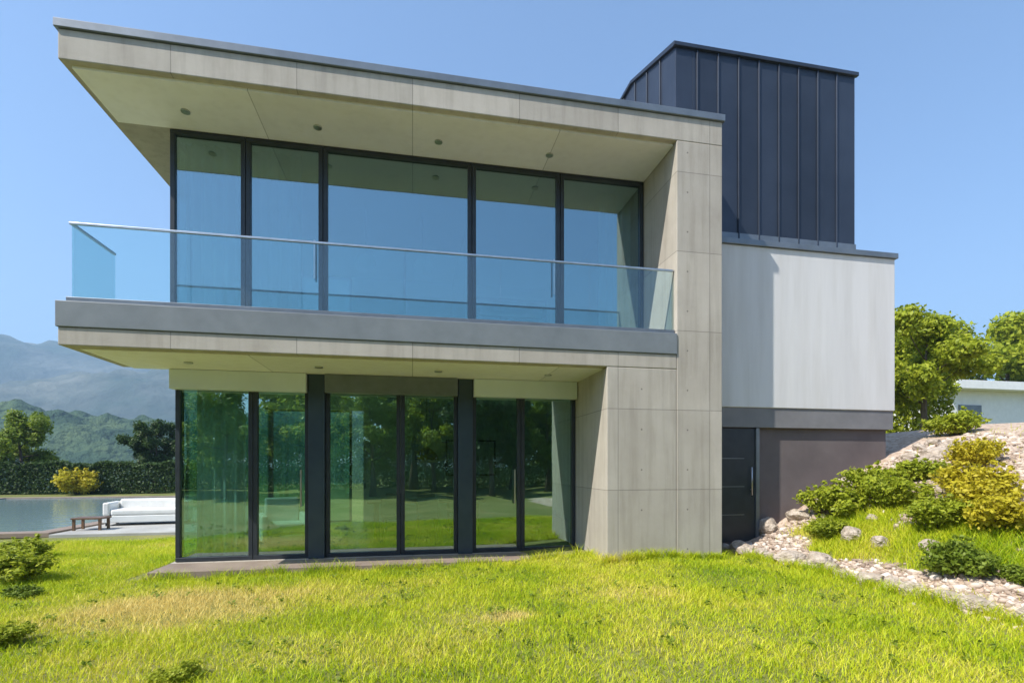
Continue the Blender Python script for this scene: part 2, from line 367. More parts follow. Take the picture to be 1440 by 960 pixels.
# ------------------------------------------------------------------ house
YF, YG, YU = 7.40, 8.97, 8.60           # front of the concrete frame / glazing plane
XL = -4.38                    # left end of slabs
XR0, XR1 = 4.08, 4.87         # right frame wall
ZB0, ZB1 = 3.14, 3.70         # balcony slab
ZS, ZR = 6.72, 7.12           # roof soffit / concrete top
house = empty('modern_house', (0, 9, 0))
tag(house, 'two storey concrete and glass house with a balcony, dark rooftop box and white wing', 'house')
YBK = 14.6
# roof slab (fascia concrete + soffit lining + metal edge)
MB().box(XL, XR1, YF, YBK, ZS+.02, ZR).build('roof_slab', M_CONC, house, .012)
MB().box(XL+.10, XR0-.01, YF+.10, YU-.05, ZS-.012, ZS+.02).build('roof_soffit', M_SOFF, house)
MB().box(XL-.035, XR1+.035, YF-.035, YBK, ZR+.002, ZR+.11).build('roof_edge_trim', M_COPE, house, .008)
MB().box(XL+.35, XR1-.3, YF+.4, YBK-.3, ZR+.112, ZR+.13).build('roof_gravel', M_TILE, house)
# balcony slab
MB().box(XL, XR0-.003, YF, YG-.09, ZB0+.003, 3.37).build('balcony_slab', M_CONC, house, .012)
MB().box(XL-.02, XR0-.003, YF-.02, YG-.09, 3.373, ZB1).build('balcony_fascia', M_FASC, house, .008)
MB().box(XL+.16, XR0-.15, YF+.16, YG-.10, ZB0-.012, ZB0+.001).build('balcony_soffit', M_SOFF, house)
MB().box(-3.72, XR0-.003, YG-.088, YBK, ZB0+.003, ZB1-.02).build('floor_slab', M_CONC, house)
MB().box(XL+.16, XR0-.02, YF+.14, YU-.05, ZB1+.002, ZB1+.03).build('balcony_paving', M_TILE, house, .003)
# right frame wall, full height, and ground floor wall panel
MB().box(XR0, XR1, YF, YBK, -.3, ZS+.018).build('frame_wall', M_CONC, house, .012)
MB().box(2.92, XR0-.003, YF+.003, YG+.4, -.3, ZB0).build('lower_wall', M_CONC, house, .012)
# rear and side walls
MB().box(-1.3, XR0-.003, YBK-.3, YBK-.002, -.3, ZB0).build('rear_wall', M_PLASTER, house)
MB().box(-1.6, XR0-.003, YBK-.3, YBK-.002, ZB1+.005, ZS+.018).build('upper_rear_wall', M_PLASTER, house)
MB().box(-3.66, XR0-.003, YG+.1, YBK-.31, ZB0-.045, ZB0-.003).build('ceiling_lining', M_PLASTER, house)
MB().box(-3.66, XR0-.003, YU+.1, YBK-.31, ZS-.05, ZS-.003).build('upper_ceiling_lining', M_PLASTER, house)
MB().box(-3.66, 2.9, YG+.06, YBK-.31, .10, .135).build('interior_floor', M_FLOOR, house)
MB().box(-3.66, XR0-.01, YU+.08, YBK-.31, ZB1-.017, ZB1+.02).build('upper_interior_floor', M_FLOOR, house)
MB().box(1.1, 1.22, YG+1.9, YBK-.31, ZB1+.03, ZS-.06).build('partition', M_PLASTER, house)
# plinth / terrace strip
MB().box(-3.72, 2.9, YF+.75, YG-.12, -.3, .10).build('terrace_step', M_TILE, house, .01)
MB().box(-3.72, 2.915, YG-.118, YBK, -.3, .098).build('plinth', M_CONC, house)
# glazing
def window(x0, x1, z0, z1, y=YG, slide=False, name='window', fw=.065):
    f = MB()
    f.box(x0, x1, y-.04, y+.06, z0, z0+fw).box(x0, x1, y-.04, y+.06, z1-fw, z1)
    f.box(x0, x0+fw, y-.038, y+.058, z0+fw, z1-fw).box(x1-fw, x1, y-.038, y+.058, z0+fw, z1-fw)
    fo = f.build(name, M_FRAME, house, .004, 1)
    p = MB().box(x0+fw-.01, x1-fw+.01, y+.004, y+.016, z0+fw-.01, z1-fw+.01).build('pane', M_GLASS if z0 > 2 else M_GLASS2, fo)
    if slide:
        MB().box(x1-.13, x1-.105, y-.085, y-.06, z0+.85, z0+1.45).tube([(x1-.118, y-.07, z0+.9), (x1-.118, y-.03, z0+.9)], [.008]*2, 6).build('handle', M_STEEL, fo)
    return fo
XM = [-3.70, -1.40, 1.02, 4.06]
up = [-3.60, -2.54, -1.40, .98, 2.52, 4.07]
for a, b in zip(up[:-1], up[1:]):
    window(a+.004, b-.004, ZB1+.032, ZS-.015, y=YU, slide=(b in (-1.40, 2.52)))
lo = [-3.68, -2.54, -1.55, -.2, .90, 1.9, 2.915]
for i, (a, b) in enumerate(zip(lo[:-1], lo[1:])):
    a2 = a+.13 if a in (-1.55, .90) else a+.004
    b2 = b-.13 if b in (-1.55, .90) else b-.004
    window(a2, b2, .105, ZB0-.01, slide=(i in (1, 4)))
for x in (-1.55, .90):
    MB().box(x-.125, x+.125, YG-.11, YG+.12, .102, ZB0-.004).build('column', M_POST, house, .008)
for z0, z1 in ((.105, ZB0-.01), (ZB1+.032, ZS-.015)):        # left side glazing
    for y0, y1 in (((YU if z0 > 2 else YG)+.07, YG+1.9), (YG+1.91, YG+3.7), (YG+3.71, YBK-.31)):
        f = MB(); fw = .06; x = -3.57 if z0 > 2 else -3.65
        f.box(x-.04, x+.04, y0, y1, z0, z0+fw).box(x-.04, x+.04, y0, y1, z1-fw, z1).box(x-.038, x+.038, y0, y0+fw, z0+fw, z1-fw).box(x-.038, x+.038, y1-fw, y1, z0+fw, z1-fw)
        fo = f.build('window', M_FRAME, house)
        MB().box(x-.006, x+.006, y0+fw-.01, y1-fw+.01, z0+fw-.01, z1-fw+.01).build('pane', M_GLASS if z0 > 2 else M_GLASS2, fo)
for z0, z1 in ((.105, ZB0-.01), (ZB1+.032, ZS-.015)):        # rear window, left half
    f = MB(); fw = .06; y = YBK-.2; x0, x1 = -3.66, -1.61
    f.box(x0, x1, y-.04, y+.04, z0, z0+fw).box(x0, x1, y-.04, y+.04, z1-fw, z1).box(x0, x0+fw, y-.038, y+.038, z0+fw, z1-fw).box(x1-fw, x1, y-.038, y+.038, z0+fw, z1-fw)
    fo = f.build('window', M_FRAME, house)
    MB().box(x0+fw-.01, x1-fw+.01, y-.006, y+.006, z0+fw-.01, z1-fw+.01).build('pane', M_GLASS if z0 > 2 else M_GLASS2, fo)
M_BOX = surface('pale_blind_box', [(.3, (.62, .68, .74)), (.7, (.68, .74, .80))], 2, 3, .5, 0)
for x0, x1, mb in ((-3.70, -1.70, M_BOX), (-1.41, .76, M_COPE), (1.04, 2.90, M_BOX)):
    MB().box(x0, x1, YG-.20, YG-.045, ZB0-.32, ZB0-.016).build('blind_box', mb, house, .01)
# balustrade: glass panes in a shoe, steel cap rail
nb = 6; xs = np.linspace(XL+.10, XR0-.02, nb+1)
bal = MB().box(XL+.06, XR0-.01, YF+.05, YF+.13, ZB1+.001, ZB1+.07).box(XL+.06, XL+.135, YF+.132, YU-.12, ZB1+.001, ZB1+.07).build('balustrade', M_COPE, house, .004)
for a, b in zip(xs[:-1], xs[1:]):
    MB().box(a+.008, b-.008, YF+.082, YF+.098, ZB1+.05, ZB1+1.0).build('glass_panel', M_RAIL, bal, .002, 1)
MB().box(XL+.092, XL+.108, YF+.12, YU-.14, ZB1+.05, ZB1+1.0).build('glass_panel', M_RAIL, bal, .002, 1)
MB().box(XL+.08, XR0-.004, YF+.072, YF+.108, ZB1+1.001, ZB1+1.03).box(XL+.08, XL+.12, YF+.108, YU-.14, ZB1+1.001, ZB1+1.03).build('cap_rail', M_STEEL, bal, .004)
# white wing
YW = 8.10; WX1 = 8.94; WZ0, WZ1 = 2.66, 5.52
MB().box(XR1+.003, WX1, YW, YBK+1.5, WZ0, WZ1).build('white_wing', M_WHITE, house, .01)
MB().box(XR1+.003, WX1+.04, YW-.04, YBK+1.5, WZ1+.002, WZ1+.10).build('wing_coping', M_COPE, house, .006)
MB().box(XR1+.003, WX1-.02, YW+.02, YBK+1.4, 2.31, WZ0-.002).build('wing_band', surface('grey_band', [(.3, (.17, .165, .17)), (.7, (.23, .225, .23))], 2, 6, .85, .2, 60), house)
MB().box(XR1+.003, WX1-.10, YW+.10, YBK+1.2, -.4, 2.308).build('lower_wing_wall', M_TAUPE, house)
bd = MB().box(5.12, 6.02, YW+.06, YW+.11, .28, 2.29).build('side_door', M_FRAME, house, .004)
df = MB(); df.box(5.05, 5.117, YW+.03, YW+.115, .2, 2.30).box(6.023, 6.09, YW+.03, YW+.115, .2, 2.30)
df.build('door_frame', M_COPE, house, .004)
for z in (.75, 1.25, 1.75): MB().box(5.2, 5.8, YW+.052, YW+.0595, z, z+.012).build('groove', M_COPE, bd)
MB().tube([(5.93, YW+.02, 1.1), (5.93, YW+.02, 1.6)], [.012]*2, 8).tube([(5.93, YW+.02, 1.2), (5.93, YW+.07, 1.2)], [.008]*2, 6).build('handle', M_STEEL, bd)
# dark rooftop box, top rising a little to the back
TX0, TX1, TY0, TY1 = 4.55, 8.25, 8.30, 11.0
MB().prism([(TY0, ZR-.1), (TY0, 9.0), (TY1-.9, 9.66), (TY1, 9.66), (TY1, ZR-.1)], 'x', TX0, XR1+.01).prism([(TY0, WZ1+.02), (TY0, 9.0), (TY1-.9, 9.66), (TY1, 9.66), (TY1, WZ1+.02)], 'x', XR1+.01, TX1).build('rooftop_box', M_ZINC, house, .006)
sm = MB()
for i in range(1, 9):
    x = TX0 + (TX1-TX0)*i/9; sm.box(x-.012, x+.012, TY0-.028, TY0-.001, WZ1+.1 if x > XR1+.1 else ZR+.12, 8.99)
for i in range(1, 5):
    y = TY0 + .55*i; sm.box(TX0-.028, TX0-.001, y-.012, y+.012, ZR+.12, 8.98+(y-TY0)*.36)
sm.build('standing_seams', M_ZINC, house, .003, 1)
tp = MB().prism([(TY0-.05, 9.002), (TY0-.05, 9.07), (TY1-.9, 9.73), (TY1+.05, 9.73), (TY1+.05, 9.662), (TY1-.9, 9.662), (TY0, 9.002)], 'x', TX0-.05, TX1+.05).build('box_coping', M_ZINC, house, .006)
MB().box(XR1+.02, TX1+.01, TY0-.02, TY0-.001, WZ1+.10, WZ1+.30).build('flashing', M_COPE, house, .004)
# downlights under the balcony and the roof
for x in (-3.2, -1.4, .4, 2.2):
    MB().tube([(x, 8.1, ZS-.03), (x, 8.1, ZS-.011)], [.06, .06], 16).build('downlight', M_STEEL, house)
    MB().tube([(x-.0, 8.2, ZB0-.03), (x, 8.2, ZB0-.011)], [.06, .06], 16).build('downlight', M_STEEL, house)
# rooftop flue
MB().tube([(1.6, 12.8, ZR+.1), (1.6, 12.8, ZR+.5)], [.09, .09], 14).build('roof_vent', M_STEEL, house)

# ------------------------------------------------------------------ things inside and on the terrace
def curtain(x0, x1, z0, z1, y, label):
    n = int((x1-x0)/.02); pts = []
    bm = bmesh.new(); rows = []
    for z in (z0, z0+(z1-z0)*.33, z0+(z1-z0)*.66, z1):
        row = []
        for i in range(n+1):
            x = x0+(x1-x0)*i/n
            row.append(bm.verts.new((x, y+.045*math.sin(i*.02/.16*6.28+.4*math.sin(i*.09)), z)))
        rows.append(row)
    for a, b in zip(rows[:-1], rows[1:]):
        for i in range(n): bm.faces.new((a[i], a[i+1], b[i+1], b[i])).smooth = True
    me = bpy.data.meshes.new('curtain'); bm.to_mesh(me); bm.free(); me.materials.append(M_CURT)
    o = link(bpy.data.objects.new('curtain', me)); sd = o.modifiers.new('thick', 'SOLIDIFY'); sd.thickness = .004
    tag(o, label, 'curtain', 'sheer curtains behind the glazing'); return o
curtain(-3.45, -1.75, ZB1+.04, ZS-.1, YU+.16, 'sheer white curtain at the left end of the upper glazing')
curtain(3.35, 3.95, ZB1+.04, ZS-.1, YU+.3, 'bunched sheer curtain at the right end of the upper glazing')
curtain(-3.45, -2.7, .15, ZB0-.1, YG+.2, 'sheer white curtain at the left end of the ground floor glazing')
def chair(x, y, rz, label):
    t_ = empty('dining_chair', (x, y, .135), rz); tag(t_, label, 'chair', 'dining chairs around the table')
    def part(nm, b, m, bev=.01):
        me_o = b.build(nm, m, None, bev); me_o.parent = t_; return me_o
    part('seat', MB().box(-.22, .22, -.22, .22, .43, .48), M_FAB)
    part('backrest', MB().box(-.21, .21, .18, .22, .52, .86), M_FAB)
    for sx in (-1, 1):
        for sy in (-1, 1):
            top = .60 if sy > 0 else .43
            part('leg', MB().tube([(sx*.2, sy*.2, 0), (sx*.185, sy*.19, top)], [.012, .016], 8), M_WOOD, 0)
    return t_
tb = empty('dining_table', (.3, 11.2, .135)); tag(tb, 'long walnut dining table seen through the ground floor glass', 'table')
o = MB().box(-.9, 1.5, 10.75, 11.65, .85, .89).build('tabletop', M_WOOD, tb, .006)
for sx in (-.75, 1.35):
    for sy in (10.85, 11.55): MB().box(sx-.03, sx+.03, sy-.03, sy+.03, .135, .849).build('leg', M_WOOD, tb, .004)
for i, (x, nm) in enumerate(((-.4, 'left'), (.3, 'middle'), (1.0, 'right'))):
    chair(x, 10.5, math.pi, 'dining chair at the %s of the near side of the table' % nm)
    chair(x, 11.9, 0, 'dining chair at the %s of the far side of the table' % nm)
def armchair(x, y, rz, label):
    a = empty('armchair', (x, y, .135), rz); tag(a, label, 'armchair')
    for nm, bx in (('seat', (-.3, .3, -.3, .32, .25, .44)), ('backrest', (-.3, .3, .322, .46, .25, .88)), ('armrest', (-.42, -.302, -.32, .46, .12, .6)), ('armrest', (.302, .42, -.32, .46, .12, .6)), ('base', (-.3, .3, -.3, .32, .1, .248))):
        q = MB().box(*bx).build(nm, M_CUSH, None, .04, 4); q.parent = a
    return a
armchair(-2.35, 10.2, R(20), 'white upholstered armchair near the left corner of the ground floor room')
pic = MB().box(.9, 2.3, YBK-.35, YBK-.302, 1.35, 2.35).build('framed_picture', M_FRAME); tag(pic, 'pale framed picture on the rear wall of the ground floor room', 'picture')
MB().box(.95, 2.25, YBK-.356, YBK-.351, 1.4, 2.3).build('canvas', M_PLASTER, None).parent = pic
for ux, ulab in ((-.9, 'left'), (0.2, 'right')):
    up_ = empty('pendant_lamp', (ux, 10.4, 5.6)); tag(up_, 'white globe pendant lamp in the upper room, %s of the pair' % ulab, 'lamp')
    MB().tube([(ux, 10.4, 5.42), (ux, 10.4, 5.47), (ux, 10.4, 5.6), (ux, 10.4, 5.73), (ux, 10.4, 5.78)], [.05, .15, .2, .15, .04], 20).build('lamp_shade', M_CURT, up_)
    MB().tube([(ux, 10.4, 5.78), (ux, 10.4, 6.66)], [.006]*2, 6).build('cord', M_FRAME, up_)
bk = empty('bookcase', (2.6, YBK-.5, ZB1+.02)); tag(bk, 'tall walnut bookcase against the rear wall of the upper room', 'bookcase')
for q in (1.5, 3.66): MB().box(q, q+.04, YBK-.65, YBK-.31, ZB1+.025, ZB1+2.6).build('side_panel', M_WOOD, bk)
for q in range(6): MB().box(1.541, 3.659, YBK-.65, YBK-.31, ZB1+.03+q*.5, ZB1+.06+q*.5).build('shelf', M_WOOD, bk)
pl = empty('pendant_lamp', (.3, 11.2, 1.75)); tag(pl, 'dark dome pendant lamp above the dining table', 'lamp')
b = MB(); b.tube([(.3, 11.2, 1.75), (.3, 11.2, 1.85), (.3, 11.2, 1.97), (.3, 11.2, 2.03)], [.26, .24, .13, .03], 24); b.build('lamp_shade', M_FRAME, pl)
MB().tube([(.3, 11.2, 2.03), (.3, 11.2, 3.1)], [.006]*2, 6).build('cord', M_FRAME, pl)

# ------------------------------------------------------------------ vegetation builders
def leafmesh(name, P, Nrm, size, m, rs, aspect=.55, extra=None):
    """P: leaf centres, one folded quad per leaf"""
    n = len(P)
    d = rs.normal(size=(n, 3)); d /= np.linalg.norm(d, axis=1)[:, None]
    nn = Nrm + .9*rs.normal(size=(n, 3)); nn /= np.linalg.norm(nn, axis=1)[:, None]
    u = np.cross(nn, d); u /= np.linalg.norm(u, axis=1)[:, None]+1e-9
    v = np.cross(nn, u)
    s = size*(.6+.8*rs.rand(n))[:, None]
    a = P - u*s; b = P + v*s*aspect + nn*s*.12; c = P + u*s; e = P - v*s*aspect + nn*s*.12
    V = np.stack([a, b, c, e], 1).reshape(-1, 3)
    me = bpy.data.meshes.new(name)
    me.vertices.add(len(V)); me.vertices.foreach_set('co', V.ravel().astype(np.float32))
    me.loops.add(n*4); me.loops.foreach_set('vertex_index', np.arange(n*4))
    me.polygons.add(n); me.polygons.foreach_set('loop_start', np.arange(0, n*4, 4)); me.polygons.foreach_set('loop_total', np.full(n, 4))
    me.update(calc_edges=True); me.materials.append(m)
    return me
def crown_points(clumps, per, rs, shell=.35):
    Ps, Ns = [], []
    for c, r in clumps:
        k = int(per*(r**2)); d = rs.normal(size=(k, 3)); d /= np.linalg.norm(d, axis=1)[:, None]
        rad = 1-shell*rs.rand(k)**1.5*2.0
        rad = np.clip(rad + .12*rs.normal(size=k), .05, 1.35)
        # each clump is ragged
        rad *= 1+.22*np.sin(d[:, 0]*5+c[0]*3)*np.cos(d[:, 1]*4+c[1])
        q = np.array(c)+d*rad[:, None]*r*np.array([1, 1, .78])
        Ps.append(q); Ns.append(d + np.array([0, 0, .6]))
    return np.concatenate(Ps), np.concatenate(Ns)
def make_tree(name, seed, h, spread, trunk_r, m, leaf=.09, per=900, base=.3, nlimb=9, nclump=34, conical=0):
    rs = np.random.RandomState(seed); rd = random.Random(seed)
    root = empty(name)
    b = MB(); lean = (rd.uniform(-.05, .05)*h, rd.uniform(-.05, .05)*h)
    tp = [(lean[0]*s*s + .03*h*math.sin(s*5+seed)*s*(1-s), lean[1]*s*s, h*.86*s) for s in np.linspace(0, 1, 8)]
    b.tube(tp, [trunk_r*(1.25 if i == 0 else 1)*(1-.88*i/7) for i in range(8)], 9)
    clumps = []
    for i in range(nlimb):
        s = base + (.85-base)*i/(nlimb-1); j = s*7; k = min(6, int(j)); f = j-k
        p0 = Vector(tp[k]).lerp(Vector(tp[k+1]), f)
        a = i*2.4+rd.uniform(-.4, .4)
        ln = spread*(.95-.5*abs(s-.5) if not conical else (1.12-s))*rd.uniform(.75, 1.1)
        p2 = p0+Vector((math.cos(a)*ln, math.sin(a)*ln, ln*rd.uniform(.25, .7)))
        p1 = p0.lerp(p2, .5)+Vector((0, 0, -.06*ln))
        b.tube([p0, p1, p2], [trunk_r*.36*(1-s*.6), trunk_r*.2*(1-s*.5), trunk_r*.05], 6)
        for q in range(max(2, nclump//nlimb)):
            f2 = rd.uniform(.35, 1.08)
            c = p0.lerp(p2, f2)+Vector((rd.gauss(0, 1), rd.gauss(0, 1), rd.gauss(0, .8)))*spread*.16
            clumps.append((tuple(c), spread*rd.uniform(.16, .34)*(1.15-.3*f2)))
    clumps.append(((lean[0], lean[1], h*.93), spread*.25)); clumps.append(((lean[0]+.1*spread, lean[1], h*.84), spread*.33))
    tr = b.build('trunk', M_BARK, None); tr.parent = root
    P, Q = crown_points(clumps, per, rs)
    cr = link(bpy.data.objects.new('crown', leafmesh('crown', P, Q, leaf, m, rs)), root)
    return root
def make_shrub(name, seed, r, h, m, leaf=.035, n=5200, stems=9):
    rs = np.random.RandomState(seed); rd = random.Random(seed)
    root = empty(name); b = MB(); clumps = []
    for i in range(stems):
        a = i*2.4+rd.uniform(-.3, .3); ln = r*rd.uniform(.3, .95)
        tip = Vector((math.cos(a)*ln, math.sin(a)*ln, h*rd.uniform(.45, .88)))
        b.tube([(0, 0, -.03), tuple(tip*.5+Vector((0, 0, .05*h))), tuple(tip)], [.014, .009, .003], 5)
        clumps.append((tuple(tip*.95), r*rd.uniform(.24, .42))); clumps.append((tuple(tip*.6), r*rd.uniform(.25, .4)))
    clumps.append(((0, 0, h*.72), r*.42))
    for i in range(16):                                  # stray shoots beyond the mound
        a = rd.uniform(0, 6.28); ln = r*rd.uniform(.2, 1.05); hh_ = h*rd.uniform(.85, 1.3)*(1.1-.45*ln/r)
        tip = Vector((math.cos(a)*ln, math.sin(a)*ln, hh_)); b.tube([tuple(tip*.5), tuple(tip)], [.006, .002], 4)
        for q in (.72, .86, 1.0): clumps.append((tuple(tip*q), r*.085))
    P, Q = crown_points(clumps, 1, rs) if False else (None, None)
    tot = sum(c[1]**2 for c in clumps)
    P, Q = crown_points(clumps, n/tot, rs, .4)
    keep = P[:, 2] > 0.01; P, Q = P[keep], Q[keep]
    st = b.build('stem', M_BARK, None); st.parent = root
    link(bpy.data.objects.new('foliage', leafmesh('foliage', P, Q, leaf, m, rs)), root)
    return root
KIDS = {}
def copy_thing(root):
    c = root.copy(); link(c)
    for ch in KIDS.setdefault(root.name, list(root.children)):
        d = ch.copy(); link(d, c)
    return c
def place(o, x, y, s, rz, sz=None, z=None):
    o.location = (x, y, (float(height(x, y)) if z is None else z)-.02); o.scale = (s, s, sz or s); o.rotation_euler = (0, 0, rz)
class Kit:
    """first use moves the prototype itself, later uses copy it"""
    def __init__(s, protos): s.p = protos; s.used = [False]*len(protos)
    def get(s, i):
        i %= len(s.p)
        if not s.used[i]: s.used[i] = True; return s.p[i]
        return copy_thing(s.p[i])

# ---- shrubs on the bank and in the garden
sh_b = Kit([make_shrub('shrub', 3, .5, .62, M_L_BRIGHT), make_shrub('shrub', 5, .5, .5, M_L_BRIGHT)])
sh_m = Kit([make_shrub('shrub', 8, .5, .55, M_L_MID), make_shrub('shrub', 9, .5, .45, M_L_MID)])
sh_g = Kit([make_shrub('flowering_shrub', 12, .5, .55, M_L_GOLD, .03)])
BANK = [
 (sh_b, 6.85, 7.35, .95, 'bright green shrub at the foot of the taupe wall'),
 (sh_b, 7.5, 7.1, 1.05, 'bright yellow green shrub in front of the right half of the taupe wall'),
 (sh_b, 7.35, 6.6, .75, 'light green shrub just below the bright shrubs on the bank'),
 (sh_b, 8.0, 6.9, .8, 'bright green shrub in the middle of the stony bank'),
 (sh_m, 6.42, 4.95, .72, 'large mid green shrub on the bank above the pale edging boulders'),
 (sh_m, 6.6, 4.45, .45, 'mid green shrub close above the edging boulders at the right'),
 (sh_b, 7.1, 5.75, .8, 'bright green shrub beside the large shrub above the edging boulders'),
 (sh_g, 7.7, 5.8, 1.05, 'golden yellow shrub high on the bank at the right'),
 (sh_g, 7.3, 5.15, 1.0, 'golden yellow shrub at the right edge of the bank'),
 (sh_g, 8.7, 6.5, .8, 'golden yellow shrub near the crest of the bank'),
 (sh_b, 6.35, 6.9, .6, 'small bright shrub at the lower left tip of the bank'),
 (sh_b, 10.6, 8.3, 1.0, 'bright green shrub on the crest right of the white wing'),
 (sh_m, 6.35, 3.9, .5, 'small mid green shrub at the lower right corner behind the edging boulders'),
]
for i, (kit, x, y, s, lab) in enumerate(BANK):
    o = kit.get(i); place(o, x, y, s, i*1.7, s*random.uniform(.85, 1.1)); tag(o, lab, 'shrub', 'shrubs planted on the stony bank')
GARD = [
 (sh_b, -5.5, 8.3, .9, 'green shrub at the left edge of the lawn'),
 (sh_m, -4.75, 7.35, .42, 'small mid green shrub right of the big shrub at the left edge of the lawn'),
 (sh_b, -3.6, 5.35, .42, 'low green shrub at the lower left edge of the lawn'),
 (sh_b, -1.75, 4.28, .36, 'tiny green shrub at the bottom edge of the lawn left of the middle'),
 (sh_b, -6.6, 10.4, .8, 'bright round shrub on the lawn in front of the pool'),
]
for i, (kit, x, y, s, lab) in enumerate(GARD):
    o = kit.get(i); place(o, x, y, s, i*2.1+1, s*.75); tag(o, lab, 'shrub', 'shrubs along the left edge of the lawn')

# ---- boulders edging the bank
def boulder(seed):
    rs = random.Random(seed); bm = bmesh.new(); bmesh.ops.create_icosphere(bm, subdivisions=4, radius=.5)
    cuts = [(Vector((rs.gauss(0, 1), rs.gauss(0, 1), rs.gauss(0, .8))).normalized(), rs.uniform(.30, .44)) for _ in range(13)]
    from mathutils import noise
    for v in bm.verts:
        for d, k in cuts:
            q = v.co.dot(d)
            if q > k: v.co -= d*(q-k)*.9
        v.co += v.co.normalized()*(.05*noise.noise(v.co*4+Vector((seed, 0, 0)))+.02*noise.noise(v.co*13))
    me = bpy.data.meshes.new('boulder'); bm.to_mesh(me); bm.free(); me.materials.append(M_ROCK)
    return me
BM = [boulder(s) for s in range(6)]
foots = []
def foot(y): return 5.62+.35*math.sin(y*.55+.4)
rr = random.Random(21)
yy = 2.2; k = 0
edge = []
while yy < 8.3:
    s = rr.uniform(.22, .46); edge.append((foot(yy)+.18+rr.uniform(-.07, .07), yy, s)); yy += s*rr.uniform(.75, 1.0)
wall_line = []
tt = 0
while tt < 1:                                # second line climbing along the crest of the planting
    s = rr.uniform(.24, .5); x = 6.25+3.4*tt; y = 8.15-.55*math.sin(tt*3.1)-.6*tt
    wall_line.append((x, y, s)); tt += s*.25
scat = [(rr.uniform(6.4, 9.6), rr.uniform(3.2, 8.1), rr.uniform(.12, .42)) for _ in range(60)]
ORD = 'first second third fourth fifth sixth seventh eighth ninth tenth eleventh twelfth thirteenth fourteenth fifteenth sixteenth seventeenth eighteenth nineteenth twentieth'.split()+['twenty-'+q for q in 'first second third fourth fifth sixth seventh'.split()]
def adv(s): return 'small' if s < .27 else ('middling' if s < .37 else 'large')
GP = {'edge': ('pale sandstone boulder in the row edging the lawn at the foot of the bank', 'boulders edging the lawn'),
      'wall': ('pale sandstone boulder in the row climbing the bank below the taupe wall', 'boulders climbing below the wall'),
      'scat': ('loose sandstone rock lying on the bank between the shrubs', 'loose rocks on the bank')}
seen_ = set()
for kind, lst in (('edge', edge), ('wall', wall_line), ('scat', scat)):
    for bi, (x, y, s) in enumerate(lst):
        if kind == 'scat':
            q = min(BANK, key=lambda b_: math.hypot(b_[1]-x, b_[2]-y)); ang = math.degrees(math.atan2(y-q[2], x-q[1])) % 360
            dr = ('right of', 'behind', 'left of', 'in front of')[int(((ang+45) % 360)//90)]
            if math.hypot(q[1]-x, q[2]-y) < .35: continue
            slab = '%s rock %s the %s' % (adv(s), dr, q[4].split(' on the')[0].split(' halfway')[0] if len(q[4].split()) > 10 else q[4])
            if slab in seen_: continue
            seen_.add(slab)
        o = link(bpy.data.objects.new('boulder', BM[k % 6])); k += 1
        o.scale = (s*rr.uniform(.9, 1.3), s*rr.uniform(.8, 1.1), s*rr.uniform(.6, .85)); o.rotation_euler = (rr.uniform(-.2, .2), rr.uniform(-.2, .2), rr.uniform(0, 6.28))
        o.location = (x, y, float(height(x, y))+s*.12)
        lab = GP[kind][0]
        if kind == 'edge': lab = '%s pale boulder, %s from the house in the row edging the lawn' % (adv(s), ORD[len(lst)-1-bi])
        if kind == 'wall': lab = '%s pale boulder, %s from the lawn in the row climbing below the taupe wall' % (adv(s), ORD[bi])
        if kind == 'scat': lab = ' '.join(slab.split()[:16])
        tag(o, lab, 'boulder', GP[kind][1])

def hedge(x0, x1, y, hgt, dep, m, label, seed, z0=0):
    rs = np.random.RandomState(seed); n = int((x1-x0)*1100*(hgt+.5))
    u = rs.rand(n, 3); f = rs.rand(n)
    P = np.stack([x0+(x1-x0)*u[:, 0], y-dep/2+dep*u[:, 1], hgt*u[:, 2]], 1)
    top = f < .4; P[top, 2] = hgt*(1-.12*rs.rand(top.sum())**2); fr = ~top & (f < .8); P[fr, 1] = y-dep/2+.12*rs.rand(fr.sum())
    P[:, 2] *= 1+.05*np.sin(P[:, 0]*2.1)+.04*np.sin(P[:, 0]*5.3+1)
    P += rs.normal(size=P.shape)*.035; P[:, 2] = np.abs(P[:, 2])
    Q = np.zeros_like(P); Q[:, 2] = .7; Q[:, 1] = -.6
    root = empty('hedge', ((x0+x1)/2, y, 0)); P -= np.array([(x0+x1)/2, y, 0])
    b = MB(); k_ = 0
    for xx in np.arange(x0+.3, x1, .7): b.tube([(xx, y, 0), (xx+.05, y, hgt*.8)], [.03, .012], 5)
    b.build('stems', M_BARK, root); root.location.z = z0
    link(bpy.data.objects.new('foliage', leafmesh('foliage', P, Q, .075, m, rs)), root)
    tag(root, label, 'hedge'); return root
# ---- trees
tr_m = Kit([make_tree('garden_tree', 31, 6.2, 2.3, .16, M_L_MID, .10, 1500), make_tree('garden_tree', 37, 5.6, 2.5, .15, M_L_BRIGHT, .10, 1500), make_tree('garden_tree', 41, 7.5, 2.6, .2, M_L_DARK, .12, 1300, nlimb=11, nclump=50)])
TR = [
 (1, 40.5, 28.5, 1.7, 'tall bright tree behind the garage at the right edge of the picture'),
 (1, 16.6, 14.0, .72, 'bright green tree just right of the white wing, nearest of the right hand trees'),
 (1, 18.9, 17.6, .80, 'bright green tree left of the white garage, taller of the right hand trees'),
 (1, 25.0, 29.5, .95, 'light green tree far behind at the right between two darker trees'),
 (1, 19.5, 18.0, .80, 'bright green tree behind the white wing corner'),
 (0, 36.5, 29.0, .95, 'mid green tree directly behind the garage roof'),
]
for i, (k_, x, y, s, lab) in enumerate(TR):
    o = tr_m.get(k_); place(o, x, y, s, i*1.3); tag(o, lab, 'tree', 'trees right of the house')
